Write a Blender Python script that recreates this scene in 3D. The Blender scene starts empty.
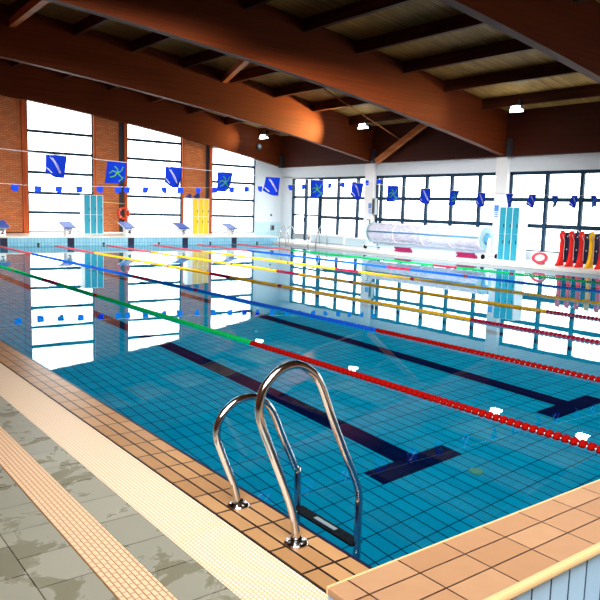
import bpy, bmesh, math, random
from mathutils import Vector, Matrix
random.seed(7)
PI = math.pi
C = bpy.context.scene.collection
SC = bpy.context.scene

# ------------------------------------------------------------------ materials
def srgb(r, g, b):
    f = lambda c: (c/255/12.92) if c/255 <= .04045 else ((c/255+.055)/1.055)**2.4
    return (f(r), f(g), f(b), 1)

class NT:
    def __init__(s, name):
        s.m = bpy.data.materials.new(name); s.m.use_nodes = True
        s.t = s.m.node_tree; s.n = s.t.nodes; s.n.clear()
        s.out = s.n.new('ShaderNodeOutputMaterial')
    def add(s, kind, **kw):
        n = s.n.new(kind)
        for k, v in kw.items():
            if hasattr(n, k): setattr(n, k, v)
            else: n.inputs[k.replace('_', ' ')].default_value = v
        return n
    def link(s, a, b): s.t.links.new(a, b)
    def bsdf(s, col=None, rough=.5, metal=0., spec=.5):
        b = s.add('ShaderNodeBsdfPrincipled')
        if col: b.inputs['Base Color'].default_value = col
        b.inputs['Roughness'].default_value = rough
        b.inputs['Metallic'].default_value = metal
        b.inputs['Specular IOR Level'].default_value = spec
        s.link(b.outputs[0], s.out.inputs[0]); return b
    def coords(s, order='xyz', scale=(1, 1, 1)):
        tc = s.add('ShaderNodeNewGeometry') if False else s.add('ShaderNodeTexCoord')
        sep = s.add('ShaderNodeSeparateXYZ'); s.link(tc.outputs['Object'], sep.inputs[0])
        com = s.add('ShaderNodeCombineXYZ')
        for i, a in enumerate(order):
            if a in 'xyz':
                mu = s.add('ShaderNodeMath', operation='MULTIPLY'); mu.inputs[1].default_value = scale[i]
                s.link(sep.outputs['xyz'.index(a)], mu.inputs[0]); s.link(mu.outputs[0], com.inputs[i])
        return com.outputs[0]

def plain(name, col, rough=.5, metal=0., spec=.5, var=.06, nscale=9.):
    """plain paint with a faint procedural mottling"""
    k = NT(name); b = k.bsdf(col, rough, metal, spec)
    no = k.add('ShaderNodeTexNoise', Scale=nscale, Detail=3.)
    k.link(k.coords(), no.inputs['Vector'])
    hs = k.add('ShaderNodeHueSaturation'); hs.inputs['Color'].default_value = col
    mr = k.add('ShaderNodeMapRange'); mr.inputs['To Min'].default_value = 1-var; mr.inputs['To Max'].default_value = 1+var
    k.link(no.outputs[0], mr.inputs[0]); k.link(mr.outputs[0], hs.inputs['Value'])
    k.link(hs.outputs[0], b.inputs['Base Color'])
    return k.m

def tiles(name, c1, c2, mortar, w, h, order='xyz', off=(0, 0), msize=.006, rough=.25, spec=.5, offset=0., bump=.3, noise=.0, bias=0.):
    k = NT(name); b = k.bsdf(c1, rough, 0, spec)
    br = k.add('ShaderNodeTexBrick', offset=offset, squash=1.)
    br.inputs['Color1'].default_value = c1; br.inputs['Color2'].default_value = c2
    br.inputs['Mortar'].default_value = mortar; br.inputs['Scale'].default_value = 1.
    br.inputs['Brick Width'].default_value = w; br.inputs['Row Height'].default_value = h
    br.inputs['Mortar Size'].default_value = msize; br.inputs['Mortar Smooth'].default_value = .15
    br.inputs['Bias'].default_value = bias
    v = k.coords(order); mp = k.add('ShaderNodeMapping'); mp.inputs['Location'].default_value = (off[0], off[1], 0)
    k.link(v, mp.inputs[0]); k.link(mp.outputs[0], br.inputs['Vector'])
    col = br.outputs[0]
    if noise:
        no = k.add('ShaderNodeTexNoise', Scale=14., Detail=4.); k.link(k.coords(), no.inputs['Vector'])
        mr = k.add('ShaderNodeMapRange'); mr.inputs['To Min'].default_value = 1-noise; mr.inputs['To Max'].default_value = 1+noise
        k.link(no.outputs[0], mr.inputs[0]); hs = k.add('ShaderNodeHueSaturation')
        k.link(col, hs.inputs['Color']); k.link(mr.outputs[0], hs.inputs['Value']); col = hs.outputs[0]
    k.link(col, b.inputs['Base Color'])
    if bump:
        bp = k.add('ShaderNodeBump'); bp.inputs['Strength'].default_value = bump; bp.inputs['Distance'].default_value = .003; bp.invert = True
        k.link(br.outputs['Fac'], bp.inputs['Height']); k.link(bp.outputs[0], b.inputs['Normal'])
    return k.m

def wood(name, dark, light, along='y', fine=18., rough=.6, stripes=0., spec=.12):
    """laminated timber: streaks along one axis and optional board joints"""
    k = NT(name); b = k.bsdf(light, rough, 0, spec)
    s = {'x': (.5, fine, fine), 'y': (fine, .5, fine), 'z': (fine, fine, .5)}[along]
    no = k.add('ShaderNodeTexNoise', Scale=1., Detail=5.); k.link(k.coords('xyz', s), no.inputs['Vector'])
    cr = k.add('ShaderNodeValToRGB'); cr.color_ramp.elements[0].position = .3; cr.color_ramp.elements[1].position = .72
    cr.color_ramp.elements[0].color = dark; cr.color_ramp.elements[1].color = light
    k.link(no.outputs[0], cr.inputs[0]); col = cr.outputs[0]
    if stripes:
        br = k.add('ShaderNodeTexBrick', offset=.5); br.inputs['Scale'].default_value = 1.
        br.inputs['Color1'].default_value = (1, 1, 1, 1); br.inputs['Color2'].default_value = (.78, .78, .78, 1)
        br.inputs['Mortar'].default_value = (.25, .22, .2, 1); br.inputs['Brick Width'].default_value = 3.4
        br.inputs['Row Height'].default_value = stripes; br.inputs['Mortar Size'].default_value = .008
        k.link(k.coords('xyz' if along == 'x' else 'yxz'), br.inputs['Vector'])
        mx = k.add('ShaderNodeMix', data_type='RGBA', blend_type='MULTIPLY'); mx.inputs[0].default_value = 1.
        k.link(col, mx.inputs[6]); k.link(br.outputs[0], mx.inputs[7]); col = mx.outputs[2]
    k.link(col, b.inputs['Base Color'])
    return k.m

def cloth(name, col, back):
    k = NT(name); d = k.add('ShaderNodeBsdfDiffuse'); d.inputs[0].default_value = col
    t = k.add('ShaderNodeBsdfTranslucent'); no = k.add('ShaderNodeTexNoise', Scale=30.); k.link(k.coords(), no.inputs['Vector'])
    hs = k.add('ShaderNodeHueSaturation'); hs.inputs['Color'].default_value = back; mr = k.add('ShaderNodeMapRange')
    mr.inputs['To Min'].default_value = .9; mr.inputs['To Max'].default_value = 1.1; k.link(no.outputs[0], mr.inputs[0]); k.link(mr.outputs[0], hs.inputs['Value'])
    k.link(hs.outputs[0], t.inputs[0]); mx = k.add('ShaderNodeMixShader'); mx.inputs[0].default_value = .3
    k.link(d.outputs[0], mx.inputs[1]); k.link(t.outputs[0], mx.inputs[2]); k.link(mx.outputs[0], k.out.inputs[0]); return k.m
M = {}
M['white_wall'] = plain('white_wall', srgb(222, 232, 240), .6, var=.03)
M['white_paint'] = plain('white_paint', srgb(240, 243, 246), .35, var=.02)
M['white_edge'] = plain('white_edge', srgb(238, 240, 240), .3, var=.03)
M['frame'] = plain('window_frame_teal', srgb(18, 50, 74), .5, spec=.2)
M['chrome'] = plain('polished_steel', (.66, .67, .69, 1), .12, 1., var=.03)
M['dark_metal'] = plain('dark_metal', srgb(38, 40, 48), .45)
M['black'] = plain('black_rubber', srgb(14, 16, 22), .7, spec=.1)
M['navy'] = plain('navy_paint', srgb(14, 22, 58), .35)
M['navy_panel'] = plain('navy_vinyl', srgb(26, 34, 66), .8, spec=.08)
M['block_blue'] = plain('block_blue', srgb(52, 96, 200), .45, nscale=60.)
M['teal'] = plain('locker_teal', srgb(40, 154, 184), .4)
M['yellow'] = plain('locker_yellow', srgb(250, 205, 20), .4)
M['red_vinyl'] = plain('red_vinyl', srgb(228, 34, 26), .6, spec=.2)
M['yellow_vinyl'] = plain('yellow_vinyl', srgb(250, 192, 20), .6, spec=.2)
M['piping'] = plain('white_piping', srgb(245, 225, 230), .5)
M['orange'] = plain('ring_orange', srgb(216, 60, 22), .4)
M['pink_red'] = plain('ring_pink_red', srgb(214, 64, 84), .4)
M['magenta'] = plain('pad_magenta', srgb(150, 20, 84), .5)
M['flag_blue'] = cloth('flag_blue', srgb(30, 70, 235), srgb(28, 64, 215))
M['flag_green'] = plain('flag_green', srgb(70, 175, 70), .6)
M['flag_white'] = plain('flag_white', srgb(225, 230, 255), .6)
M['cord'] = plain('cord_white', srgb(225, 225, 230), .7)
M['sign_blue'] = plain('sign_blue', srgb(70, 140, 220), .5)
M['grey_box'] = plain('grey_box', srgb(150, 158, 162), .5)
M['pale_blue'] = plain('pale_blue', srgb(196, 222, 236), .5)
M['roll_end'] = plain('roll_end', srgb(150, 190, 200), .4)
M['strap'] = plain('strap_blue', srgb(70, 150, 200), .5)
M['green_disc'] = plain('green_disc', srgb(20, 110, 90), .5)
M['bag_blue'] = plain('bag_blue', srgb(24, 34, 110), .6)
M['pipe_cream'] = plain('pipe_cream', srgb(220, 180, 120), .5)
for n, c in dict(green=(20, 190, 96), red=(166, 17, 13), blue=(30, 96, 230), yellow=(255, 204, 24), crimson=(176, 20, 60), pink=(232, 110, 130)).items():
    M['float_'+n] = cloth('float_'+n, srgb(*c), srgb(*c))
# glulam and roof boards
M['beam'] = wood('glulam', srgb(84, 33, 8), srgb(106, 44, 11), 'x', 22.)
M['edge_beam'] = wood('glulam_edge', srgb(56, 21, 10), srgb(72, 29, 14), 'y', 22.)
M['purlin'] = wood('purlin_timber', srgb(50, 22, 11), srgb(84, 40, 20), 'y', 9.)
M['strut'] = wood('strut_timber', srgb(150, 84, 44), srgb(196, 118, 66), 'y', 9.)
M['post'] = wood('post_timber', srgb(150, 66, 32), srgb(200, 98, 54), 'z', 9.)
M['deck_boards'] = wood('roof_boards', srgb(150, 116, 60), srgb(196, 158, 92), 'x', 8., stripes=.11)
# tiles
M['beige'] = tiles('beige_tile', srgb(192, 148, 102), srgb(172, 128, 84), srgb(36, 25, 18), .098, .252, off=(.0, .12), msize=.0075, rough=.3, noise=.1)
M['coping'] = tiles('coping_tile', srgb(190, 148, 112), srgb(178, 134, 98), srgb(70, 42, 28), .2535, .125, off=(.032, .06), msize=.004, rough=.35, noise=.08)
M['coping_nose'] = plain('coping_nose', srgb(232, 196, 142), .3)
M['lb_end'] = tiles('light_blue_tile_end', srgb(150, 212, 240), srgb(136, 200, 234), srgb(80, 150, 196), .125, .25, 'xzy', off=(.02, .17), msize=.008, rough=.2)
M['lb_near'] = tiles('light_blue_tile_near', srgb(168, 204, 236), srgb(158, 196, 232), srgb(40, 70, 110), .125, .5, 'xzy', off=(.06, .17), msize=.006, rough=.25)
M['lb_side'] = tiles('light_blue_tile_side', srgb(168, 204, 236), srgb(158, 196, 232), srgb(40, 70, 110), .125, .5, 'yzx', off=(.06, .17), msize=.006, rough=.25)
M['dado'] = tiles('dado_tile', srgb(196, 228, 238), srgb(186, 222, 234), srgb(150, 196, 214), .2, .2, 'xzy', rough=.25, bump=.1)
M['pool_wall_x'] = tiles('pool_wall_tile_x', srgb(24, 128, 172), srgb(18, 118, 162), srgb(8, 60, 96), .125, .25, 'xzy', rough=.9, spec=0.)
M['pool_wall_y'] = tiles('pool_wall_tile_y', srgb(24, 128, 172), srgb(18, 118, 162), srgb(8, 60, 96), .125, .25, 'yzx', rough=.9, spec=0.)
M['pool_floor'] = tiles('pool_floor_tile', srgb(4, 132, 164), srgb(2, 122, 154), srgb(0, 26, 54), .125, .25, off=(.05, .2), msize=.0055, rough=.9, spec=0., bump=0, noise=.04)
M['lane_line'] = tiles('lane_line_tile', srgb(4, 14, 48), srgb(6, 18, 54), srgb(0, 4, 20), .125, .25, off=(.05, .2), msize=.0055, rough=.9, spec=0., bump=0)
M['brick'] = tiles('brick', srgb(206, 122, 66), srgb(180, 98, 50), srgb(140, 80, 46), .22, .075, 'xzy', msize=.01, rough=.7, offset=.5, noise=.18, bump=.5)

def wet_deck(name, row):
    k = NT(name); b = k.bsdf((.2, .2, .2, 1), .5)
    br = k.add('ShaderNodeTexBrick', offset=.5); br.inputs['Scale'].default_value = 1.
    br.inputs['Color1'].default_value = srgb(158, 157, 142); br.inputs['Color2'].default_value = srgb(144, 144, 130)
    br.inputs['Mortar'].default_value = srgb(70, 66, 58); br.inputs['Brick Width'].default_value = .3
    br.inputs['Row Height'].default_value = .3; br.inputs['Mortar Size'].default_value = .003
    mp = k.add('ShaderNodeMapping'); mp.inputs['Location'].default_value = (.07, row, 0)
    k.link(k.coords('yxz'), mp.inputs[0]); k.link(mp.outputs[0], br.inputs['Vector'])
    no = k.add('ShaderNodeTexNoise', Scale=3.4, Detail=5., Roughness=.62, Distortion=.5); k.link(k.coords(), no.inputs['Vector'])
    cr = k.add('ShaderNodeValToRGB'); cr.color_ramp.elements[0].position = .53; cr.color_ramp.elements[1].position = .57
    k.link(no.outputs[0], cr.inputs[0])
    mx = k.add('ShaderNodeMix', data_type='RGBA', blend_type='MULTIPLY')
    k.link(cr.outputs[0], mx.inputs[0]); k.link(br.outputs[0], mx.inputs[6]); mx.inputs[7].default_value = (.7, .69, .6, 1)
    k.link(mx.outputs[2], b.inputs['Base Color'])
    mr = k.add('ShaderNodeMapRange'); mr.inputs['To Min'].default_value = .3; mr.inputs['To Max'].default_value = .12
    k.link(cr.outputs[0], mr.inputs[0]); k.link(mr.outputs[0], b.inputs['Roughness'])
    ck = k.add('ShaderNodeTexChecker', Scale=140.); k.link(k.coords(), ck.inputs['Vector'])
    bp = k.add('ShaderNodeBump'); bp.inputs['Strength'].default_value = .25; bp.inputs['Distance'].default_value = .001
    k.link(ck.outputs['Fac'], bp.inputs['Height']); k.link(bp.outputs[0], b.inputs['Normal'])
    return k.m
M['deck'] = wet_deck('wet_grey_deck_tile', .09)
M['deck_strip'] = wet_deck('wet_grey_strip_tile', .02)

def grate(name, base, hole, pitch, aspect=1., rough=.4, thr=.2):
    """perforated channel cover: a lattice of small dots"""
    k = NT(name); b = k.bsdf(base, rough)
    br = k.add('ShaderNodeTexBrick', offset=.5); br.inputs['Scale'].default_value = 1.
    br.inputs['Color1'].default_value = base; br.inputs['Color2'].default_value = base; br.inputs['Mortar'].default_value = hole
    br.inputs['Brick Width'].default_value = pitch*aspect; br.inputs['Row Height'].default_value = pitch
    br.inputs['Mortar Size'].default_value = pitch*thr; br.inputs['Mortar Smooth'].default_value = .3
    k.link(k.coords('yxz'), br.inputs['Vector']); k.link(br.outputs[0], b.inputs['Base Color'])
    bp = k.add('ShaderNodeBump'); bp.inputs['Strength'].default_value = .5; bp.inputs['Distance'].default_value = .004; bp.invert = True
    k.link(br.outputs['Fac'], bp.inputs['Height']); k.link(bp.outputs[0], b.inputs['Normal'])
    return k.m
M['white_grate'] = grate('white_overflow_grate', srgb(250, 234, 216), srgb(224, 186, 138), .021, 1.1, thr=.19)
M['beige_grate'] = grate('beige_drain_grate', srgb(238, 204, 168), srgb(176, 128, 90), .026, 1.9, thr=.13)

def water():
    k = NT('pool_water'); g = k.add('ShaderNodeBsdfGlass', IOR=1.333, Roughness=0.)
    g.inputs['Color'].default_value = (.9, .985, 1, 1)
    no = k.add('ShaderNodeTexNoise', Scale=1.6, Detail=2.); k.link(k.coords(), no.inputs['Vector'])
    bp = k.add('ShaderNodeBump'); bp.inputs['Strength'].default_value = .05; bp.inputs['Distance'].default_value = .01
    k.link(no.outputs[0], bp.inputs['Height']); k.link(bp.outputs[0], g.inputs['Normal'])
    k.link(g.outputs[0], k.out.inputs[0]); return k.m
M['water'] = water()
def glass():
    k = NT('window_glass'); t = k.add('ShaderNodeBsdfTransparent'); t.inputs[0].default_value = (.94, .97, .98, 1)
    g = k.add('ShaderNodeBsdfGlossy'); g.inputs['Roughness'].default_value = .02
    mx = k.add('ShaderNodeMixShader'); mx.inputs[0].default_value = .05
    k.link(t.outputs[0], mx.inputs[1]); k.link(g.outputs[0], mx.inputs[2])
    k.link(mx.outputs[0], k.out.inputs[0]); return k.m
M['glass'] = glass()
def glow(name, col, s):
    k = NT(name); e = k.add('ShaderNodeEmission', Strength=s); e.inputs[0].default_value = col
    k.link(e.outputs[0], k.out.inputs[0]); return k.m
M['lamp'] = glow('lamp_lens', (.93, 1, .97, 1), 20.)
def cover():
    k = NT('bubble_cover'); b = k.bsdf(srgb(206, 212, 236), .25)
    v = k.add('ShaderNodeTexNoise', Scale=9., Detail=4.); k.link(k.coords('xyz', (1, .6, 3)), v.inputs['Vector'])
    cr = k.add('ShaderNodeValToRGB'); cr.color_ramp.elements[0].color = srgb(188, 196, 226); cr.color_ramp.elements[1].color = srgb(222, 227, 244)
    cr.color_ramp.elements[0].position = .35; cr.color_ramp.elements[1].position = .6
    k.link(v.outputs[0], cr.inputs[0]); k.link(cr.outputs[0], b.inputs['Base Color']); return k.m
M['cover'] = cover()

# ------------------------------------------------------------------ geometry helpers
class MB:
    def __init__(s): s.v = []; s.f = []; s.sm = []
    def _add(s, vs, fs, sm=False):
        o = len(s.v); s.v += [tuple(v) for v in vs]; s.f += [tuple(o+i for i in f) for f in fs]; s.sm += [sm]*len(fs); return s
    def box(s, x0, x1, y0, y1, z0, z1):
        return s._add([(x0, y0, z0), (x1, y0, z0), (x1, y1, z0), (x0, y1, z0), (x0, y0, z1), (x1, y0, z1), (x1, y1, z1), (x0, y1, z1)],
                      [(0, 3, 2, 1), (4, 5, 6, 7), (0, 1, 5, 4), (1, 2, 6, 5), (2, 3, 7, 6), (3, 0, 4, 7)])
    def quad(s, a, b, c, d): return s._add([a, b, c, d], [(0, 1, 2, 3)])
    def prism(s, pts, axis, a, b):
        """polygon (2-D, ccw) swept along axis from a to b; 'x': pts=(y,z) 'y': pts=(x,z) 'z': pts=(x,y)"""
        mk = {'x': lambda p, t: (t, p[0], p[1]), 'y': lambda p, t: (p[0], t, p[1]), 'z': lambda p, t: (p[0], p[1], t)}[axis]
        n = len(pts); vs = [mk(p, a) for p in pts]+[mk(p, b) for p in pts]
        return s._add(vs, [tuple(range(n))[::-1], tuple(range(n, 2*n))]+[(i, (i+1) % n, n+(i+1) % n, n+i) for i in range(n)])
    def tube(s, path, r, n=10, closed=False, cap=True):
        P = [Vector(p) for p in path]; m = len(P); rings = []; up = None
        for i, p in enumerate(P):
            if closed: t = (P[(i+1) % m]-P[i-1])
            else: t = P[min(i+1, m-1)]-P[max(i-1, 0)]
            t.normalize()
            if up is None:
                up = Vector((0, 0, 1)) if abs(t.z) < .9 else Vector((1, 0, 0))
            a = t.cross(up); a.normalize(); up = a.cross(t); up.normalize()
            rr = r[i] if isinstance(r, (list, tuple)) else r
            rings.append([p+(a*math.cos(2*PI*k/n)+up*math.sin(2*PI*k/n))*rr for k in range(n)])
        vs = [v for ring in rings for v in ring]; fs = []
        for i in range(m if closed else m-1):
            j = (i+1) % m
            for k in range(n): fs.append((i*n+k, j*n+k, j*n+(k+1) % n, i*n+(k+1) % n))
        s._add(vs, fs, True)
        if cap and not closed:
            o = len(s.v)-len(vs); s.f += [tuple(o+k for k in range(n)), tuple(o+(m-1)*n+k for k in range(n))[::-1]]; s.sm += [False, False]
        return s
    def lathe(s, prof, c, axis='z', n=24):
        """prof: list of (r, t) along axis through c"""
        A = {'z': lambda r, t, a: (c[0]+r*math.cos(a), c[1]+r*math.sin(a), c[2]+t),
             'y': lambda r, t, a: (c[0]+r*math.cos(a), c[1]+t, c[2]+r*math.sin(a)),
             'x': lambda r, t, a: (c[0]+t, c[1]+r*math.cos(a), c[2]+r*math.sin(a))}[axis]
        m = len(prof); vs = [A(r, t, 2*PI*k/n) for r, t in prof for k in range(n)]
        fs = [(i*n+k, i*n+(k+1) % n, (i+1)*n+(k+1) % n, (i+1)*n+k) for i in range(m-1) for k in range(n)]
        s._add(vs, fs, True); o = len(s.v)-len(vs)
        s.f += [tuple(o+k for k in range(n))[::-1], tuple(o+(m-1)*n+k for k in range(n))]; s.sm += [False, False]
        return s
    def build(s, name, mat, parent=None, loc=(0, 0, 0), bevel=0, rot=None):
        me = bpy.data.meshes.new(name); me.from_pydata(s.v, [], s.f); me.materials.append(M[mat] if isinstance(mat, str) else mat)
        bm = bmesh.new(); bm.from_mesh(me); bmesh.ops.recalc_face_normals(bm, faces=bm.faces); bm.to_mesh(me); bm.free()
        me.polygons.foreach_set('use_smooth', s.sm); me.update()
        o = bpy.data.objects.new(name, me); C.objects.link(o); o.location = loc
        if rot: o.rotation_euler = rot
        if parent: o.parent = parent
        if bevel:
            b = o.modifiers.new('bevel', 'BEVEL'); b.width = bevel; b.segments = 2; b.limit_method = 'ANGLE'
        return o

def tag(o, label, cat, group=None, kind=None):
    o['label'] = label; o['category'] = cat
    if group: o['group'] = group
    if kind: o['kind'] = kind
    return o
def thing(name, label, cat, loc=(0, 0, 0), rotz=0, group=None):
    o = bpy.data.objects.new(name, None); C.objects.link(o); o.location = loc; o.rotation_euler = (0, 0, rotz)
    return tag(o, label, cat, group)
def struct(name, mb, mat, parent=None, loc=(0, 0, 0), bevel=0):
    o = mb.build(name, mat, parent, loc, bevel)
    if not parent: o['kind'] = 'structure'
    return o
def copy_tree(o, loc=None, parent=None, label=None):
    c = o.copy(); C.objects.link(c)
    if parent: c.parent = parent
    if loc is not None: c.location = loc
    if label: c['label'] = label
    for ch in list(o.children): copy_tree(ch, parent=c)
    return c

def smooth_path(pts, n=6):
    """Catmull-Rom through points"""
    P = [Vector(p) for p in pts]; P = [P[0]*2-P[1]]+P+[P[-1]*2-P[-2]]; out = []
    for i in range(1, len(P)-2):
        for k in range(n):
            t = k/n; a, b, c, d = P[i-1], P[i], P[i+1], P[i+2]
            out.append(.5*((2*b)+(c-a)*t+(2*a-5*b+4*c-d)*t*t+(3*b-a-3*c+d)*t**3))
    out.append(P[-2]); return out

# ------------------------------------------------------------------ dimensions (metres)
YN, YE = -.44, 25.0          # near end and block end of the water
XF = 17.05                   # far side of the water
W, L = 19.6, 28.0            # far side wall, end wall
D = 1.6                      # water depth
ZF, ZE = .10, .33            # far side deck, block end deck
XB, YB = -5.2, -6.4          # walls behind the camera
zb = lambda x: 6.25-.0554*x-.00365*x*x      # underside of the curved beams
BD = 1.5                     # beam depth
ROPE = [2.517+2.0263*k for k in range(7)]
BLOCK = [4.871+2.5*k for k in range(5)]

# ------------------------------------------------------------------ setting: pool
struct('pool_floor', MB().box(-.02, XF+.02, YN-.02, YE+.02, -D-.1, -D), 'pool_floor')
struct('pool_wall_near_side', MB().box(-.12, 0, YN-.1, YE+.1, -D, -.035), 'pool_wall_y')
struct('pool_wall_far_side', MB().box(XF, XF+.12, YN-.1, YE+.1, -D, 0), 'pool_wall_y')
struct('pool_wall_near_end', MB().box(-.12, XF+.12, YN-.1, YN, -D, .0), 'pool_wall_x')
struct('pool_wall_block_end', MB().box(-.12, XF+.12, YE, YE+.1, -D, -.03), 'pool_wall_x')
for i in range(6):
    x = 2.371+2.5*i
    m = MB().box(x-.125, x+.125, YN+2.49, YE-2.1, -D, -D+.004)
    m.box(x-.5, x+.5, YN+2.24, YN+2.49, -D, -D+.004).box(x-.5, x+.5, YE-2.1, YE-1.85, -D, -D+.004)
    o = struct('trim_lane_line', m, 'lane_line')
wat = MB().quad((0, YN, 0), (XF, YN, 0), (XF, YE, 0), (0, YE, 0)).build('pool_water', 'water')
if wat.data.polygons[0].normal.z < 0: wat.data.flip_normals()
tag(wat, 'still clear blue water filling the swimming pool', 'water', kind='stuff')

# near side strips
struct('floor_beige_edge', MB().box(-.294, -.0, YB, YE, -.035, .012), 'beige')
struct('trim_water_edge', MB().box(-.004, .026, YN, YE, -.2, .005), 'navy')
struct('floor_white_grate', MB().box(-.62, -.298, YB, YE, -.1, .006), 'white_grate')
struct('floor_grey_strip', MB().box(-.838, -.622, YB, L, -.1, .006), 'deck_strip')
struct('floor_beige_grate', MB().box(-1.042, -.842, YB, L, -.1, .008), 'beige_grate')
struct('floor', MB().box(XB, -1.046, YB, L, -.1, .006), 'deck')
struct('trim_joint', MB().box(XB, 0, YB, L, -.14, -.0), 'dark_metal')
# block end wall and deck
struct('floor_block_end', MB().box(-.25, 17.3, YE+.16, L, -.05, ZE), 'white_edge')
m = MB().box(-.25, 17.3, YE, YE+.16, -.03, ZE-.055)
struct('trim_end_wall_tiles', m, 'lb_end')
struct('trim_end_ledge', MB().box(-.27, 17.32, YE-.02, YE+.17, ZE-.055, ZE), 'white_edge', bevel=.01)
for i, x in enumerate(BLOCK):
    struct('trim_block_target', MB().box(x-.13, x+.13, YE-.012, YE, -.5, ZE-.056), 'navy')
# far side deck
struct('floor_far_side', MB().box(XF+.02, W+.1, YB, L, -.06, ZF), 'white_edge')
struct('trim_far_ledge', MB().box(XF-.03, XF+.25, YN, YE, .0, ZF+.01), 'white_edge', bevel=.01)
# raised near end coping
cop = struct('trim_near_end_wall', MB().box(-.62, 17.4, -.80, YN-.004, -.03, .30), 'lb_near')
struct('trim_near_end_cap_side', MB().box(-.626, -.62, -.80, YN-.004, -.03, .30), 'lb_side')
struct('trim_coping', MB().box(-.63, 17.4, -.812, YN, .30, .33), 'coping', bevel=.006)
struct('trim_coping_nose', MB().box(-.632, 17.4, -.835, -.8, .296, .332), 'coping_nose', bevel=.012)
struct('trim_coping_inner_nose', MB().box(-.632, 17.4, YN-.006, YN+.004, .30, .332), 'coping_nose', bevel=.003)
struct('floor_near_end', MB().box(-.29, W, YB, -.80, -.1, .004), 'deck')

# ------------------------------------------------------------------ setting: walls
PIL = [(-9., 6.6), (9.5, 10.96), (13.84, 15.36)]
m = MB()
for a, b in PIL: m.box(max(a, XB), b, L, L+.3, -.1, 8.2)
m.box(XB, 18.0, L, L+.3, -.1, .36)
struct('wall_end', m, 'brick')
struct('wall_end_corner', MB().box(17.95, W+.3, L, L+.3, -.1, 6.), 'white_wall')
struct('wall_end_dado', MB().box(17.97, 19.58, L-.02, L, .1, .93), 'dado')
struct('wall_end_sill', MB().box(6.6, 17.95, L-.06, L, .3, .385), 'white_edge')
for x0, x1, yy in ((6.42, 6.64, .12), (9.46, 9.56, .05), (10.84, 11.0, .12), (13.78, 13.86, .05), (15.22, 15.38, .12)):
    struct('trim_jamb_post', MB().box(x0, x1, L-yy, L, ZE, zb((x0+x1)/2)+.3), 'post')
for x0, x1 in ((10.62, 10.84), (15.06, 15.22)):
    struct('trim_post_shadow', MB().box(x0, x1, L-.02, L, ZE, zb(x0)+.3), 'dark_metal')  # dark strip painting the shadow line left of the protruding post
ENDW = [(6.64, 9.46, 5.9), (11.0, 13.78, 5.5), (15.4, 17.97, 4.75)]
ZM = [4.54, 3.70, 2.86, 2.01, 1.2]
for i, (x0, x1, zt) in enumerate(ENDW):
    m = MB().box(x0, x0+.06, L+.02, L+.1, .36, zt).box(x1-.06, x1, L+.02, L+.1, .36, zt).box(x0, x1, L+.02, L+.1, .36, .42)
    for z in ZM: m.box(x0, x1, L+.02, L+.1, z-.058, z+.058)
    f = m.build('window_%d' % (i+1), 'frame'); f['kind'] = 'structure'
    MB().quad((x0, L+.07, .36), (x1, L+.07, .36), (x1, L+.07, zt), (x0, L+.07, zt)).build('pane', 'glass', f)

# far side wall: low wall, band above the windows, columns
m = MB().box(W, W+.3, YB, 24.83, -.1, .38).box(W, W+.3, YB, L+.3, 3.22, 3.78).box(W, W+.3, 27.05, L+.3, -.1, 3.3)
struct('wall_right', m, 'white_wall')
COL = [(20.85, 21.42), (13.78, 14.3), (6.75, 7.25), (-.25, .25)]
for a, b in COL:
    struct('trim_column', MB().box(W-.12, W+.3, a, b, ZF, 3.76), 'white_paint', bevel=.02)
BAYS = [(21.42, 24.81, [23.44, 22.06]), (14.3, 20.85, [20.57-.05, 19.16, 17.84, 16.51, 15.13]), (7.25, 13.78, [12.23, 10.9, 9.6, 8.3]), (.25, 6.75, [5.4, 4.1, 2.8, 1.5]), (YB, -.25, [-1.6, -3., -4.4])]
for i, (a, b, posts) in enumerate(BAYS):
    m = MB(); x0, x1 = W+.06, W+.14
    for p in posts: m.box(x0-.03, x1, p-.062, p+.062, .38, 3.22)
    for y in (a, b): m.box(x0, x1, max(a, y-.1), min(b, y+.1), .38, 3.22)
    m.box(x0, x1, a, b, 2.15, 2.29).box(x0, x1, a, b, 1.22, 1.37).box(x0, x1, a, b, 3.1, 3.22).box(x0, x1, a, b, .38, .44)
    f = m.build('window_%d' % (i+4), 'frame'); f['kind'] = 'structure'
    MB().quad((W+.1, a, .38), (W+.1, b, .38), (W+.1, b, 3.2), (W+.1, a, 3.2)).build('pane', 'glass', f)
    MB().box(W-.03, W+.06, a, b, .36, .40).build('sill', 'white_paint', f)
# glazed double door at the far corner
m = MB()
for y in (24.83, 25.93, 27.03): m.box(W+.02, W+.14, y-.07, y+.07, ZF, 3.24)
m.box(W+.03, W+.14, 24.8, 27.05, 2.2, 2.32).box(W+.03, W+.14, 24.8, 27.05, 1.32, 1.4).box(W+.03, W+.14, 24.8, 27.05, 3.14, 3.22)
dr = m.build('door_1', 'frame'); dr['kind'] = 'structure'
MB().quad((W+.1, 24.8, .1), (W+.1, 27.05, .1), (W+.1, 27.05, 3.2), (W+.1, 24.8, 3.2)).build('pane', 'glass', dr)
for a, b in ((24.9, 25.86), (26., 26.96)): MB().box(W+.04, W+.13, a, b, .12, .42).build('kick_panel', 'grey_box', dr)
MB().box(W-.01, W+.02, 25.98, 26.02, 1.02, 1.22).build('door_handle', 'dark_metal', dr)

# walls behind the camera (outside the frame, they close the hall)
struct('wall_left', MB().box(XB-.3, XB, YB, L+.3, -.1, 8.), 'brick')
struct('wall_near', MB().box(XB, W+.3, YB-.3, YB, -.1, 8.), 'brick')

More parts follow.
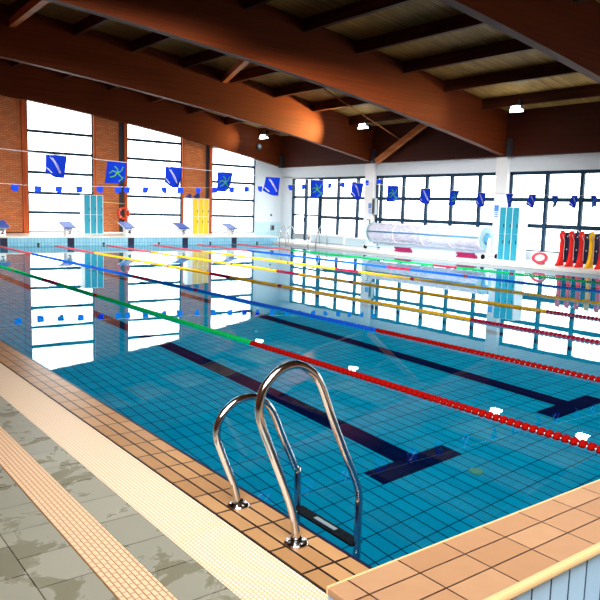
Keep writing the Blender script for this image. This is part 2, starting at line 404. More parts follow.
# ------------------------------------------------------------------ roof
def strip(x0, x1, n): return [x0+(x1-x0)*i/n for i in range(n+1)]
m = MB(); xs = strip(XB-.4, W+1.2, 40)
for a, b in zip(xs, xs[1:]):
    za, z2 = zb(a)+BD+.05, zb(b)+BD+.05
    m._add([(a, YB-.5, za), (b, YB-.5, z2), (b, L+.6, z2), (a, L+.6, za)], [(0, 1, 2, 3)], True)
    m._add([(a, YB-.5, za+.2), (b, YB-.5, z2+.2), (b, L+.6, z2+.2), (a, L+.6, za+.2)], [(0, 1, 2, 3)], True)
struct('ceiling', m, 'deck_boards')
def arch_beam(y0, y1, x1, mat='beam'):
    m = MB(); xs = strip(XB, x1, 36)
    vs = [(x, y, z) for x in xs for y, z in ((y0, zb(x)), (y1, zb(x)), (y1, zb(x)+BD+.03), (y0, zb(x)+BD+.03))]
    fs = [(0, 1, 2, 3), tuple(len(vs)-4+i for i in (3, 2, 1, 0))]
    for i in range(len(xs)-1):
        for k in range(4): fs.append((i*4+k, i*4+(k+1) % 4, i*4+4+(k+1) % 4, i*4+4+k))
    return m._add(vs, fs)
BL = {28.0: 'dark curved timber roof beam running along the top of the end wall windows', 21.0: 'curved timber roof beam with orange glow, first in from the end wall',
      14.0: 'long curved timber roof beam crossing the middle of the hall roof', 7.0: 'curved timber roof beam cutting the top right of the photo', 0.: 'curved timber roof beam over the near end'}
for y in (28., 21., 14., 7.):
    y0, y1 = (y-.13, y+.13) if y < 27 else (L-.24, L-.005)
    o = arch_beam(y0, y1, W-.02 if y > 27 else W-.05).build('roof_beam', 'beam'); tag(o, BL[y], 'roof beam', 'curved roof beams', 'structure')
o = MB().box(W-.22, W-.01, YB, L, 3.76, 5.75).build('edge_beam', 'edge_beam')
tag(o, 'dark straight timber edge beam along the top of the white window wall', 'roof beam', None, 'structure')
PX = [18., 16.02, 14.05, 12.08, 10.1, 8.14, 6.18, 4.2, 2.2, .2, -1.8, -3.8]
ys = [YB, -0.13+0, 7., 14., 21., 28.]
BAY = [(YB, 6.87), (7.13, 13.87), (14.13, 20.87), (21.13, 27.76)]
for x in PX:
    for a, b in BAY:
        o = MB().box(x-.07, x+.07, a, b, zb(x)+BD-.30, zb(x)+BD+.05).build('roof_purlin', 'purlin')
        o['kind'] = 'structure'
# wind braces in the roof
def brace(a, b, r, label, mat='strut'):
    a, b = Vector(a), Vector(b); t = (b-a).normalized(); s = t.cross(Vector((0, 0, 1))).normalized(); u = s.cross(t)
    vs = [p+s*i*r+u*j*r*1.2 for p in (a, b) for i, j in ((-1, -1), (1, -1), (1, 1), (-1, 1))]
    o = MB()._add(vs, [(0, 1, 2, 3), (7, 6, 5, 4)]+[(k, (k+1) % 4, 4+(k+1) % 4, 4+k) for k in range(4)]).build('roof_brace', mat)
    return tag(o, label, 'brace', 'timber roof braces')
brace((19.2, 20.4, 3.8), (19.0, 17.2, 5.3), .09, 'orange timber roof brace rising from the white column behind the cover reel')
brace((11.75, 20.86, 6.33), (8.9, 14.14, 6.1), .09, 'short pale timber roof brace seen between the two middle roof beams')
brace((4.2, 20.86, 7.0), (3.5, 15.4, 6.5), .09, 'dim timber roof brace at the top left of the roof')
o = MB().tube([(14.05, 17.9, 5.97), (19.34, 19.17, 4.67)], .022, 8).build('tie_rod', 'strut'); tag(o, 'thin pale tie rod running down past the bright roof lamp', 'rod')
# dark steel shoes where the beams meet the wall
for y, lab in ((27.6, 'dark steel beam shoe in the far corner of the hall'), (20.72, 'dark steel beam shoe beside the foot of the orange roof brace'), (13.62, 'dark steel beam shoe above the white column with teal lockers')):
    t = thing('beam_shoe', lab, 'bracket', (W-.3, y, 3.74), 0, 'dark beam shoes')
    m = MB().prism([(-.1, 0), (.1, 0), (.06, .62), (-.06, .62)], 'x', -.07, .07); m.build('shoe_plate', 'dark_metal', t)
    for z in (.12, .3, .48): MB().lathe([(.018, -.09), (.018, -.07)], (0, 0, z), 'x', 8).build('bolt', 'dark_metal', t)

# ------------------------------------------------------------------ floodlights
def lamp(loc, label, power, cone=60):
    t = thing('floodlight', label, 'lamp', loc, 0, 'roof floodlights')
    MB().box(-.1, .07, -.19, .19, .0, .13).build('housing', 'grey_box', t, bevel=.02)
    MB().prism([(-.2, -.09), (.08, -.06), (.02, .05), (-.15, .1)], 'y', -.16, .16).build('lens', 'lamp', t)
    MB().box(.05, .14, -.03, .03, .1, .34).build('mounting_bracket', 'dark_metal', t)
    d = bpy.data.lights.new('flood', 'SPOT'); d.energy = power; d.color = (1, .66, .22); d.spot_size = math.radians(cone); d.spot_blend = .95; d.shadow_soft_size = .06
    lo = bpy.data.objects.new('flood_beam', d); C.objects.link(lo); lo.parent = t; lo.location = (-.3, 0, -.05)
    lo.rotation_euler = Vector((-1, .12, -.08)).to_track_quat('-Z', 'Y').to_euler()
    return t
LP = 3200
lamp((17.8, 27.0, 5.13), 'bright floodlight under the roof nearest the far corner', LP*.14, 90)
lamp((17.8, 19.75, 5.1), 'brightest starry floodlight under the roof between the two middle beams', LP, 92)
lamp((17.8, 12.3, 5.1), 'square floodlight under the roof near the right side of the photo', LP*.08, 100)
lamp((17.8, 9.05, 5.1), 'floodlight over the near right water, seen only as a reflection', LP*.008)

# speaker on the end beam
t = thing('wall_speaker', 'round dark speaker mounted on the end wall beam', 'speaker', (17.95, L-.25, 4.72))
MB().lathe([(.17, 0), (.17, -.05), (.14, -.1)], (0, 0, 0), 'y', 24).build('speaker_ring', 'dark_metal', t)
MB().lathe([(.13, -.09), (.08, -.105), (.05, -.125), (.001, -.13)], (0, 0, 0), 'y', 24).build('speaker_cone', 'grey_box', t)

# ------------------------------------------------------------------ lane ropes
def disc_mesh():
    m = MB().lathe([(.016, -.024), (.036, -.022), (.047, -.014), (.049, 0), (.047, .014), (.036, .022), (.016, .024)], (0, 0, 0), 'y', 14)
    return m
PITCH = .069
def lane_rope(k, segs, label, single):
    x = ROPE[k]; t = thing('lane_rope', label, 'lane rope', (x, 0, 0), 0, 'lane ropes across the pool')
    MB().tube([(0, YN, .0), (0, YE, .0)], .008, 6).build('cable', 'cord', t)
    base = {}
    ypos = [YN+.18+PITCH*i for i in range(int((YE-YN-.7)/PITCH))]
    def colour(y):
        for a, b, c in segs:
            if a <= y < b: return c
        return segs[-1][2]
    n0 = 0
    if single:
        # the discs that show largest: those nearest the right edge of the photo
        near = [y for y in ypos if y >= single][:100]
        for y in near:
            c = colour(y)
            if c not in base:
                o = disc_mesh().build('float_disc', 'float_'+c, t, (0, y, -.008)); base[c] = o
            else:
                o = base[c].copy(); C.objects.link(o); o.parent = t; o.location = (0, y, -.008)
        rest = [y for y in ypos if y not in set(near)]
    else: rest = ypos
    by = {}
    for y in rest: by.setdefault(colour(y), []).append(y)
    for c, yl in by.items():
        m = MB()
        for y in yl:
            q = MB().lathe([(.022, -.026), (.047, -.014), (.047, .014), (.022, .026)], (0, y, -.008), 'y', 8 if not single else 12)
            m._add(q.v, q.f, True)
        o = m.build('float_string', 'float_'+c, t); o['kind'] = 'stuff'
RED = 'red'
def std(main, end, mark, e0=4.75, e1=20.4, s0=11.85, s1=12.85, wall='pink'):
    return [(-9, e0, end), (e0, 9.78, main), (9.78, 9.9, end), (9.9, s0, main), (s0, s1, mark), (s1, 15.0, main), (15.0, 15.12, end), (15.12, e1, main), (e1, 99, wall)]
lane_rope(0, std('green', 'red', 'crimson', e0=4.84), 'nearest lane rope, green floats turning red at its near end', .55)
lane_rope(1, std('blue', 'red', 'crimson'), 'second lane rope, blue floats turning red at its near end', 1.4)
lane_rope(2, std('yellow', 'crimson', 'crimson'), 'nearest of the three yellow lane ropes', 2.4)
lane_rope(3, std('yellow', 'crimson', 'crimson'), 'middle of the three yellow lane ropes', 0)
lane_rope(4, std('yellow', 'crimson', 'crimson'), 'farthest of the three yellow lane ropes', 0)
lane_rope(5, std('blue', 'red', 'crimson'), 'far blue lane rope, next to the far green one', 0)
lane_rope(6, std('green', 'red', 'crimson'), 'far green lane rope, closest to the window side', 0)
# dark anchor hooks in the block end wall
HK = [(6.12, 'between blocks 2 and 3'), (8.7, 'between blocks 3 and 4'), (11.12, 'between blocks 4 and 5'), (13.62, 'between blocks 5 and 6'), (16.12, 'right of block 6')]
for x, w in HK:
    t = thing('rope_anchor', 'small dark rope anchor in the blue tiled end wall '+w, 'rope anchor', (x, YE, .045), 0, 'spare rope anchors')
    MB().lathe([(.05, 0), (.05, -.015), (.03, -.02)], (0, 0, 0), 'y', 12).build('anchor_plate', 'dark_metal', t)
    MB().tube([(0, -.02+.0, .02), (0, -.05, .02), (0, -.06, 0), (0, -.05, -.02), (0, -.02, -.02)], .008, 6).build('hook', 'dark_metal', t)

# ------------------------------------------------------------------ starting blocks
def text(s, size, mat, parent, loc, rot, name):
    cu = bpy.data.curves.new(name, 'FONT'); cu.body = s; cu.size = size; cu.align_x = 'CENTER'; cu.align_y = 'CENTER'; cu.extrude = .003; cu.offset = .006
    tmp = bpy.data.objects.new(name, cu); C.objects.link(tmp)
    dg = bpy.context.evaluated_depsgraph_get(); me = bpy.data.meshes.new_from_object(tmp.evaluated_get(dg))
    bpy.data.objects.remove(tmp); o = bpy.data.objects.new(name, me); me.materials.clear(); me.materials.append(M[mat])
    C.objects.link(o); o.parent = parent; o.location = loc; o.rotation_euler = rot; return o
WHERE = ['at the left edge of the photo', 'left of the teal lockers', 'below the orange ring buoy', 'left of the yellow lockers', 'nearest the far corner']
for i, x in enumerate(BLOCK):
    t = thing('starting_block', 'blue topped starting block with white number %d post, %s' % (i+2, WHERE[i]), 'starting block', (x, 25.1, ZE), 0, 'starting blocks')
    MB().prism([(.06, 0), (.4, 0), (.46, .42), (.06, .33)], 'x', -.125, .125).build('post', 'white_paint', t, bevel=.01)
    MB().prism([(-.02, .315), (.66, .53), (.66, .56), (-.02, .345)], 'x', -.26, .26).build('platform', 'white_paint', t, bevel=.006)
    MB().prism([(-.05, .31), (.66, .562), (.66, .578), (-.05, .352)], 'x', -.24, .24).build('tread_pad', 'block_blue', t)
    MB().tube([(-.12, .02, .27), (-.12, -.05, .25), (.12, -.05, .25), (.12, .02, .27)], .012, 8).build('backstroke_grip', 'chrome', t)
    text(str(i+2), .26, 'navy', t, (0, .055, .16), (PI/2, 0, 0), 'lane_number')

# ------------------------------------------------------------------ lockers
def lockers(label, loc, mat, rotz, w, h, d, n=3):
    t = thing('locker_bank', label, 'lockers', loc, rotz, 'locker banks')
    MB().box(0, n*w+.02, .02, d, .0, h).build('cabinet_body', 'white_paint', t)
    MB().box(.02, n*w, .04, d-.02, -.0, .06).build('plinth', 'dark_metal', t)
    for i in range(n):
        for j, (z0, z1) in enumerate(((.03, h/2-.006), (h/2+.006, h-.015))):
            dd = MB().box(i*w+.03, (i+1)*w-.012, 0, .025, z0, z1).build('locker_door', mat, t)
            MB().box((i+1)*w-.06, (i+1)*w-.03, -.02, .0, (z0+z1)/2+(.12 if j == 0 else -.22), (z0+z1)/2+(.22 if j == 0 else -.12)).build('lock', 'dark_metal', dd)
    return t
lockers('bank of three teal lockers standing by the brick pillar at the end wall', (8.62, 26.95, ZE), 'teal', 0, .278, 1.66, .45)
lockers('bank of three bright yellow lockers standing by the brick pillar near the far corner', (13.79, 26.95, ZE), 'yellow', 0, .29, 1.68, .5)
MB().box(13.55, 13.79, 26.95, 27.4, ZE, ZE+1.68).build('side_cabinet', 'white_paint')
tag(bpy.data.objects['side_cabinet'], 'narrow white cabinet joined to the left of the yellow lockers', 'cabinet')
lockers('bank of three teal lockers standing at the white column on the window side', (18.0, 12.9, ZF), 'teal', -PI/2, .262, 1.82, .5)
for i, (x, s, lab) in enumerate(((13.66, .9, 'dark blue bag on the white cabinet beside the yellow lockers'), (14.08, 1.1, 'dark blue bag lying on top of the yellow lockers'))):
    m = MB().lathe([(.02, 0), (.13, .01), (.16, .08), (.14, .15), (.07, .19), (.015, .2)], (0, 0, 0), 'z', 12)
    m.v = [(a*s*(1.1 if a > 0 else .95), b*s*.8, c*s*(1+.3*math.sin(9*a))) for a, b, c in m.v]
    o = m.build('bag', 'bag_blue', None, (x, 27.12, ZE+1.68)); tag(o, lab, 'bag', 'bags on the lockers')

# ------------------------------------------------------------------ ring buoys
def torus(R, r, n=28, k=10):
    return MB().tube([(R*math.cos(2*PI*i/n), 0, R*math.sin(2*PI*i/n)) for i in range(n)], r, k, closed=True)
t = thing('ring_buoy', 'orange ring buoy hanging on the brick pillar above starting block 4', 'ring buoy', (10.76, L-.2, 1.24))
torus(.235, .06).build('ring', 'orange', t)
m = MB()
for a in range(4):
    q = [(math.cos(PI/4+a*PI/2)*(.235+.066*math.cos(b)), .066*math.sin(b), math.sin(PI/4+a*PI/2)*(.235+.066*math.cos(b))) for b in [i*2*PI/10 for i in range(10)]]
    m.tube(q, .012, 6, closed=True)
m.build('grab_rope', 'piping', t)
MB().box(-.02, .02, .04, .2, .16, .2).build('hanger', 'dark_metal', t)
t = thing('hoop', 'pinkish red hoop leaning on the far deck left of the red pool floats', 'hoop', (17.7, 11.0, ZF+.02))
o = torus(.2, .05).build('hoop_ring', 'pink_red', t, (0, 0, .19)); o.rotation_euler = (math.radians(-48), 0, math.radians(-62))
o = torus(.145, .012).build('inner_rope', 'piping', t, (0, 0, .19)); o.rotation_euler = (math.radians(-48), 0, math.radians(-62))
MB().box(-.0, .16, -.1, .1, 0-.02, .04).build('stand', 'grey_box', t)

# ------------------------------------------------------------------ upright pool floats
def boot(label, y, mat):
    t = thing('pool_float', label, 'pool float', (17.98, y, ZF), 0, 'upright pool floats')
    th = .055
    prof = [(-.27, 0), (.12, 0), (.07, .2), (.05, .45), (.05, .86), (.07, 1.02), (.03, 1.12), (-.06, 1.12), (-.1, 1.02), (-.11, .92), (-.06, .82), (-.06, .42), (-.1, .24), (-.18, .1), (-.27, .04)]
    MB().prism(prof, 'y', -th, th).build('bolster', mat, t, bevel=.02)
    pan = [(.06, .1), (.5, .1), (.5, 1.0), (.45, 1.06), (.12, 1.06), (.06, 1.0)]
    MB().prism(pan, 'y', -th+.01, th-.01).build('panel', 'navy_panel', t, bevel=.02)
    for s in (-1, 1):
        pp = [(-.09, s*th, 1.0), (-.03, s*th, .88), (.035, s*th, .8), (.035, s*th, .45), (.05, s*th, .2)]
        MB().tube(smooth_path(pp, 4), .012, 6).build('piping', 'piping', t)
        m = MB()
        for z in (.93, .52): m.lathe([(.02, s*(th-.02)), (.02, s*(th+.004))], (.2, 0, z), 'y', 8)
        m.build('stud', 'piping', t)
    MB().tube(smooth_path([(.02, 0, 1.1), (.12, 0, 1.15), (.3, 0, 1.12), (.42, 0, 1.05)], 5), .014, 6).build('grip', 'piping', t)
    return t
for i, (lab, mat) in enumerate((('red upright pool float nearest the hoop', 'red_vinyl'), ('red upright pool float, second from the hoop', 'red_vinyl'), ('red upright pool float directly left of the yellow one', 'red_vinyl'), ('yellow upright pool float with navy panel at the right edge', 'yellow_vinyl'), ('red upright pool float right of the yellow one, cut by the photo edge', 'red_vinyl'))):
    boot(lab, 10.42-.335*i, mat)

# ------------------------------------------------------------------ pool cover reel
t = thing('cover_reel', 'long pool cover rolled on a white wheeled reel by the windows', 'cover reel', (18.15, 0, ZF))
y0, y1, zc, R = 13.5, 19.3, .69, .41
m = MB(); prof = []
n = 40
for i in range(n+1):
    f = i/n; prof.append((R-.03*f+.006*math.sin(i*2.3)+(-.012 if i % 10 == 0 and 0 < i < n else 0), y0+(y1-y0)*f))
MB().lathe(prof, (0, 0, zc), 'y', 36).build('rolled_cover', 'cover', t)
for yy in (y0-.03, y1+.0):
    MB().lathe([(R-.02, 0), (R+.0, .015), (R-.02, .03)], (0, yy, zc), 'y', 36).build('end_disc', 'roll_end', t)
    h = MB().lathe([(.2, -.02), (.16, -.05), (.1, -.07), (.05, -.08)], (0, yy, zc), 'y', 20).build('hub', 'strap', t)
m = MB()
for a in (math.radians(172), math.radians(176)): m.tube([((R+.004)*math.cos(a), y0+.02, zc+(R+.004)*math.sin(a)), ((R-.03+.006)*math.cos(a), y1-.02, zc+(R-.03+.006)*math.sin(a))], .018, 6)
m.build('strap', 'strap', t)
m = MB()
for yy in (14.9, 16.3, 17.8): m.lathe([(R-.002, -.012), (R+.0, 0), (R-.002, .012)], (0, yy, zc), 'y', 36)
m.build('seam_band', 'piping', t)
for yy in (13.38, 19.42):
    MB().prism([(-.45, .1), (.45, .1), (.45, .17), (.08, .2), (.05, zc+.04), (-.05, zc+.04), (-.08, .2), (-.45, .17)], 'y', yy-.03, yy+.03).build('end_frame', 'white_paint', t, bevel=.01)
    for s in (-.38, .38): MB().lathe([(.03, -.03), (.085, -.025), (.085, .025), (.03, .03)], (s, yy-.07, .085), 'y', 16).build('wheel', 'black', t)
MB().box(-.42, -.34, 13.4, 19.4, .1, .17).build('side_rail', 'pale_blue', t, bevel=.01)
MB().box(.34, .42, 13.4, 19.4, .1, .17).build('side_rail', 'pale_blue', t, bevel=.01)
m = MB().tube([(0, 19.5, zc), (0, 19.56, zc), (.0, 19.56, zc+.5), (.0, 19.7, zc+.5)], .02, 8); m.build('crank', 'dark_metal', t)
# pale backing strip behind the reel, magenta pads in front of it
for ya, yb_, lab in ((16.55, 17.42, 'magenta foam pad lying below the middle of the cover reel'), (13.45, 14.32, 'magenta foam pad lying below the near end of the cover reel')):
    m = MB().box(17.52, 17.68, ya, yb_, ZF+.012, ZF+.07).box(17.53, 17.67, ya+.02, yb_-.05, ZF+.07, ZF+.12).box(17.52, 17.68, ya+.12, yb_, ZF+.12, ZF+.19)
    tag(m.build('foam_pad', 'magenta', None, bevel=.015), lab, 'foam pad', 'magenta pads by the reel')

# ------------------------------------------------------------------ things along the window side
t = thing('bench', 'low white bench under the windows beside the far door', 'bench', (18.75, 21.6, ZF))
MB().box(-.22, .22, 0, 2.5, .34, .42).build('seat', 'white_paint', t, bevel=.01)
MB().box(-.18, .18, .05, 2.45, .02, .34).build('bench_front', 'pale_blue', t)
MB().box(-.2, .2, .0, .06, 0, .34).build('leg', 'white_paint', t); MB().box(-.2, .2, 2.44, 2.5, 0, .34).build('leg', 'white_paint', t)
t = thing('storage_box', 'pale grey low box between the white bench and the cover reel', 'box', (18.75, 20.15, ZF))
MB().box(-.22, .22, 0, 1.3, 0, .32).build('box_body', 'pale_blue', t, bevel=.01); MB().box(-.24, .24, -.02, 1.32, .32, .36).build('lid', 'white_paint', t, bevel=.01)
t = thing('grab_rail', 'pale arched grab rail at the pool edge in front of the far windows', 'grab rail', (17.25, 21.6, ZF))
for yy in (0, .55):
    MB().tube(smooth_path([(.3, yy, -.005), (.28, yy, .5), (.1, yy, .82), (-.15, yy, .78), (-.3, yy, .45), (-.34, yy, -.3)], 5), .022, 8).build('rail', 'chrome', t)
t = thing('pool_ladder', 'small chrome pool ladder in the far corner of the pool', 'pool ladder', (XF, 24.1, ZF))
for yy in (-.25, .25):
    MB().tube(smooth_path([(.42, yy, .005), (.36, yy, .5), (.2, yy, .74), (.02, yy, .66), (-.1, yy, .2), (-.12, yy, -.9)], 5), .016, 8).build('rail', 'chrome', t)
    MB().lathe([(.06, 0), (.06, .018), (.03, .03)], (.42, yy, 0), 'z', 14).build('flange', 'chrome', t)
for z in (-.45, -.72): MB().box(-.16, -.08, -.25, .25, z, z+.03).build('tread', 'white_paint', t)
# signs and grey cabinet on the columns
for y, yc, lab in ((20.98, 0, 'small blue and white notice on the column beside the cover reel'), (14.13, 0, 'small blue and white notice on the column left of the right hand lockers')):
    t = thing('wall_notice', lab, 'notice', (W-.125, y+.02, 1.78), 0, 'notices on the columns')
    MB().box(-.004, .002, -.11, .11, -.28, .24).build('notice_sheet', 'flag_white', t)
    m = MB().box(-.007, -.004, -.1, .1, .0, .22)
    for z in (-.05, -.12, -.19): m.box(-.007, -.004, -.08, .08, z-.02, z+.015)
    m.build('notice_print', 'sign_blue', t)
t = thing('wall_heater', 'narrow grey wall box on the column left of the reel', 'wall box', (W-.12, 20.72, 1.5))
MB().box(-.14, -.0, -.18, .02, 0, .72).build('box_casing', 'grey_box', t, bevel=.01); MB().box(-.15, -.14, -.14, -.02, .05, .67).build('box_grille', 'dark_metal', t)
t = thing('fire_box', 'small pale wall box on the tiled dado in the far corner', 'wall box', (19.05, L-.015, .5))
MB().box(-.1, .1, -.08, 0, 0, .28).build('box_casing', 'grey_box', t, bevel=.01); MB().box(-.07, .07, -.086, -.08, .03, .25).build('box_cover', 'dark_metal', t)
t = thing('wall_sensor', 'tiny dark sensor on the white end wall in the far corner', 'sensor', (18.98, L, 1.3))
MB().lathe([(.05, 0), (.05, -.03), (.03, -.05)], (0, 0, 0), 'y', 14).build('sensor_dome', 'dark_metal', t); MB().lathe([(.06, 0), (.06, -.012)], (0, 0, 0), 'y', 14).build('sensor_base', 'grey_box', t)
o = MB().tube([(9.6, L-.06, 1.72), (10.84, L-.06, 1.66)], .025, 8).build('wall_pipe', 'pipe_cream'); tag(o, 'thin cream pipe crossing the brick pillar above the ring buoy', 'pipe')
o = MB().lathe([(.065, 0), (.065, .01), (.05, .014)], (0, 0, 0), 'z', 18).build('sinker_disc', 'green_disc', None, (2.69, 1.49, -D)); tag(o, 'small green disc lying on the pool floor near the red lane rope', 'disc')

# ------------------------------------------------------------------ pennant lines
def flag_shape(w, h, seed, kind):
    """a slightly waving cloth square with one lower corner turned up, hung from z=0"""
    r = random.Random(seed); a1, a2, ph = r.uniform(.06, .2), r.uniform(.0, .12), r.uniform(0, 6)
    n = 6; V = []; yaw = r.uniform(-.35, .35)
    for j in range(n+1):
        for i in range(n+1):
            u, v = i/n-.5, j/n
            x = u*w*(1-.08*v)+.06*w*v*math.sin(ph); z = -v*h
            if kind == 0 and u < -.1: z += max(0, (v-.55))*h*(-u-.1)*1.5
            if kind == 1 and u > .1: z += max(0, (v-.6))*h*(u-.1)*1.0
            y = a1*w*math.sin(5*u+ph)*v+a2*w*v*v+u*w*math.sin(yaw)*v
            V.append((x, y, z))
    F = [(j*(n+1)+i, j*(n+1)+i+1, (j+1)*(n+1)+i+1, (j+1)*(n+1)+i) for j in range(n) for i in range(n)]
    def at(u, v, off=-.006):
        fi, fj = (u+.5)*n, v*n; i, j = min(int(fi), n-1), min(int(fj), n-1); s, t = fi-i, fj-j
        g = lambda a, b: Vector(V[b*(n+1)+a])
        p = g(i, j)*(1-s)*(1-t)+g(i+1, j)*s*(1-t)+g(i, j+1)*(1-s)*t+g(i+1, j+1)*s*t
        return (p.x, p.y+off, p.z)
    return V, F, at
def ribbon(at, pts, wd):
    m = MB()
    for (a, b) in zip(pts, pts[1:]):
        dx, dy = b[0]-a[0], b[1]-a[1]; l = math.hypot(dx, dy); nx, ny = -dy/l*wd, dx/l*wd
        for off in (-.006, .006):
            k = 4
            for q in range(k):
                s, t = q/k, (q+1)/k; p = lambda f, g: at(min(.49, max(-.49, a[0]+dx*f+nx*g)), min(.99, max(0.01, a[1]+dy*f+ny*g)), off)
                m.quad(p(s, 1), p(t, 1), p(t, -1), p(s, -1))
    return m
def interp(T, x):
    for (a, za), (b, z2) in zip(T, T[1:]):
        if a <= x <= b: return za+(z2-za)*(x-a)/(b-a)
    return T[-1][1] if x > T[-1][0] else T[0][1]
def pennants(y, top, xs, w, h, label, emblem, seed):
    t = thing('pennant_line', label, 'pennant line', (0, y, 0), 0, 'backstroke pennant lines')
    xs0 = strip(top[0][0], top[-1][0], 40)
    MB().tube([(x, 0, interp(top, x)) for x in xs0], .0035 if emblem else .004, 6).build('cord', 'cord', t)
    for i, x in enumerate(xs):
        V, F, at = flag_shape(w, h, seed+i, i % 2)
        m = MB()._add(V, F, True); z = interp(top, x)-.003
        f = m.build('flag', 'flag_blue', t, (x, 0, z))
        if emblem:
            if i % 2 == 0:
                e = ribbon(at, [(-.3, .1), (-.12, .3), (.0, .5), (.2, .78)], .014); e2 = ribbon(at, [(-.2, .12), (-.02, .36), (.1, .52), (.27, .8)], .014)
                e._add(e2.v, e2.f); q = ribbon(at, [(-.46, .62), (-.36, .74), (-.22, .86)], .03); e._add(q.v, q.f)
                e.build('flag_emblem', 'flag_white', f)
            else:
                e = ribbon(at, [(-.36, .55), (-.2, .42), (.02, .5), (.2, .68), (.36, .8)], .026)
                for pts in ([(-.12, .2), (0.02, .34), (.08, .5)], [(.32, .22), (.22, .42), (.02, .52), (-.12, .68), (-.3, .72)], [(.1, .92), (.3, .82), (.4, .74)]):
                    q = ribbon(at, pts, .026); e._add(q.v, q.f)
                e.build('flag_emblem', 'flag_green', f)
nx = [.10-.62*1]+[.10+.625*i for i in range(24)]
nx = [.10, .70, 1.33, 1.955, 2.605, 3.26, 3.93, 4.56, 5.2, 5.81, 6.42, 7.10, 7.70, 8.32, 8.91, 9.5, 10.1, 10.7, 11.3]
pennants(4.56, [(-2.5, 2.19), (-.4, 2.105), (.1, 2.085), (.7, 2.06), (1.33, 2.045), (2.6, 2.005), (3.9, 2.0), (5.2, 1.98), (6.4, 1.968), (8.3, 1.99), (9.5, 2.03), (12.5, 2.12), (19.55, 2.4)], nx, .2, .21, 'near pennant line with blue flags bearing white and green emblems', True, 11)
fx = [3.95, 4.63, 5.27, 5.91, 6.6, 7.2, 7.53, 8.2, 8.87, 9.5, 10.2, 10.9, 11.6, 12.25, 12.85, 13.55, 14.26, 14.94, 15.6, 16.28, 16.97, 17.6, 18.31, 19.0]
pennants(20.0, [(-2., 2.25), (3.5, 2.15), (4.6, 2.12), (5.3, 2.14), (6.6, 2.19), (7.5, 2.21), (8.9, 2.26), (10.2, 2.29), (12.85, 2.46), (14.26, 2.57), (15., 2.63), (16.3, 2.73), (17., 2.8), (18.3, 2.94), (19.5, 3.08)], fx, .22, .2, 'far pennant line with tiny plain blue flags before the end wall', False, 61)

# ------------------------------------------------------------------ near ladder
t = thing('pool_ladder', 'large polished steel pool ladder on the beige tiled edge in the foreground', 'pool ladder', (0, 0, .012))
nearr = [(-.13, 0), (-.17, .19), (-.285, .47), (-.36, .65), (-.37, .74), (-.34, .82), (-.26, .885), (-.16, .9), (-.07, .855), (-.01, .78), (.07, .6), (.15, .43), (.235, .26), (.27, .16), (.275, .0), (.275, -1.15)]
farr = [(-.14, 0), (-.165, .12), (-.245, .32), (-.28, .43), (-.255, .52), (-.17, .59), (-.07, .605), (.01, .575), (.08, .5), (.15, .35), (.25, .14), (.275, .02), (.275, -1.15)]
for yy, path in ((.383, nearr), (.912, farr)):
    MB().tube(smooth_path([(x, yy, z-.012*(z < .01)) for x, z in path], 6), .0205, 16).build('rail', 'chrome', t)
    fl = MB().lathe([(.062, 0), (.062, .006), (.05, .014), (.03, .018), (.026, .03)], (-.135, yy, 0), 'z', 28).build('flange', 'chrome', t)
    for a in range(3):
        MB().lathe([(.008, .008), (.008, .018), (.004, .02)], (-.135+.045*math.cos(a*2.1+.5), yy+.045*math.sin(a*2.1+.5), 0), 'z', 8).build('bolt', 'chrome', fl)
for z in (-.27, -.53, -.79, -1.05):
    MB().box(.235, .315, .383, .912, z, z+.03).build('tread', 'black', t, bevel=.006)
    MB().box(.262, .29, .56, .74, z+.03, z+.036).build('tread_grip', 'grey_box', t)

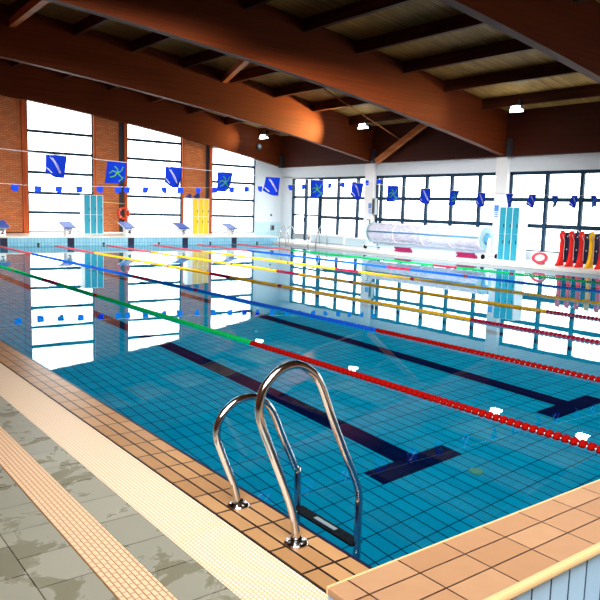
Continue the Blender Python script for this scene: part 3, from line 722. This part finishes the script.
# ------------------------------------------------------------------ light
w = bpy.data.worlds.new('overcast'); SC.world = w; w.use_nodes = True
bg = w.node_tree.nodes['Background']; bg.inputs[0].default_value = (.96, .99, 1, 1); bg.inputs[1].default_value = 6.
struct('ground', MB().box(-40, 70, -40, 80, -2.2, -1.9), 'white_edge')
def area(name, loc, rot, sx, sy, power, col=(1, 1, 1), portal=False):
    d = bpy.data.lights.new(name, 'AREA'); d.shape = 'RECTANGLE'; d.size = sx; d.size_y = sy; d.energy = power; d.color = col
    if portal: d.cycles.is_portal = True
    o = bpy.data.objects.new(name, d); C.objects.link(o); o.location = loc; o.rotation_euler = rot; return o
for x0, x1, zt in ENDW: area('portal', ((x0+x1)/2, L+.2, (zt+.4)/2), (-PI/2, 0, 0), x1-x0, zt-.4, 1, portal=True)
for a, b, _ in BAYS+[(24.81, 27.05, 0)]: area('portal', (W+.25, (a+b)/2, 1.8), (0, PI/2, 0), 2.9, b-a, 1, portal=True)
# added lamp just below the surface, stands in for daylight entering the water
area('underwater_fill', (XF/2, (YN+YE)/2, -.05), (0, 0, 0), XF-.1, YE-YN-.1, 2000, (.95, 1, 1))
fl = area('far_hall_fill', (9.5, 10., 5.6), (0, 0, 0), 6., .7, 1000, (1, .97, .92))  # added fill lamp between the roof beams, lifts the far half of the hall
fl.data.spread = math.radians(95); fl.rotation_euler = Vector((.6, .8, -.95)).to_track_quat('-Z', 'Y').to_euler()
gl = area('left_hall_fill', (4., 10., 5.9), (0, 0, 0), 5., .7, 620, (1, .95, .88))  # added fill lamp, brightens the brick and tiles at the left of the end wall
gl.data.spread = math.radians(70); gl.rotation_euler = Vector((.22, 1, -.62)).to_track_quat('-Z', 'Y').to_euler()
# added fill lamp high above the camera, no real fitting, brightens the near side
hl = area('near_hall_fill', (-2.2, -2.6, 5.6), (0, 0, 0), 4.5, 4.5, 420, (1, .97, .93))
hl.data.spread = math.radians(84); hl.rotation_euler = Vector((.8, .85, -.85)).to_track_quat('-Z', 'Y').to_euler()

# ------------------------------------------------------------------ camera
cam = bpy.data.cameras.new('camera'); co = bpy.data.objects.new('camera', cam); C.objects.link(co)
rot = lambda v: Vector((-v[1], v[0], v[2]))
F = rot((0.78646931, -0.60405045, -0.1287986)); Rr = rot((-0.60588529, -0.79502598, 0.02892587)); U = rot((0.11987092, -0.05528786, 0.99124882))
mt = Matrix(((Rr.x, U.x, -F.x), (Rr.y, U.y, -F.y), (Rr.z, U.z, -F.z)))
co.matrix_world = Matrix.Translation((-2.1311, -2.1903, 1.6421)) @ mt.to_4x4()
cam.sensor_width = 36; cam.lens = 698.19/600*36; cam.clip_start = .05; cam.clip_end = 300
SC.camera = co
SC.view_settings.view_transform = 'Standard'; SC.view_settings.look = 'None'; SC.view_settings.exposure = 0.
SC.cycles.caustics_refractive = False; SC.cycles.caustics_reflective = False
SC.cycles.max_bounces = 10; SC.cycles.sample_clamp_indirect = 8.
SC.cycles.use_denoising = True
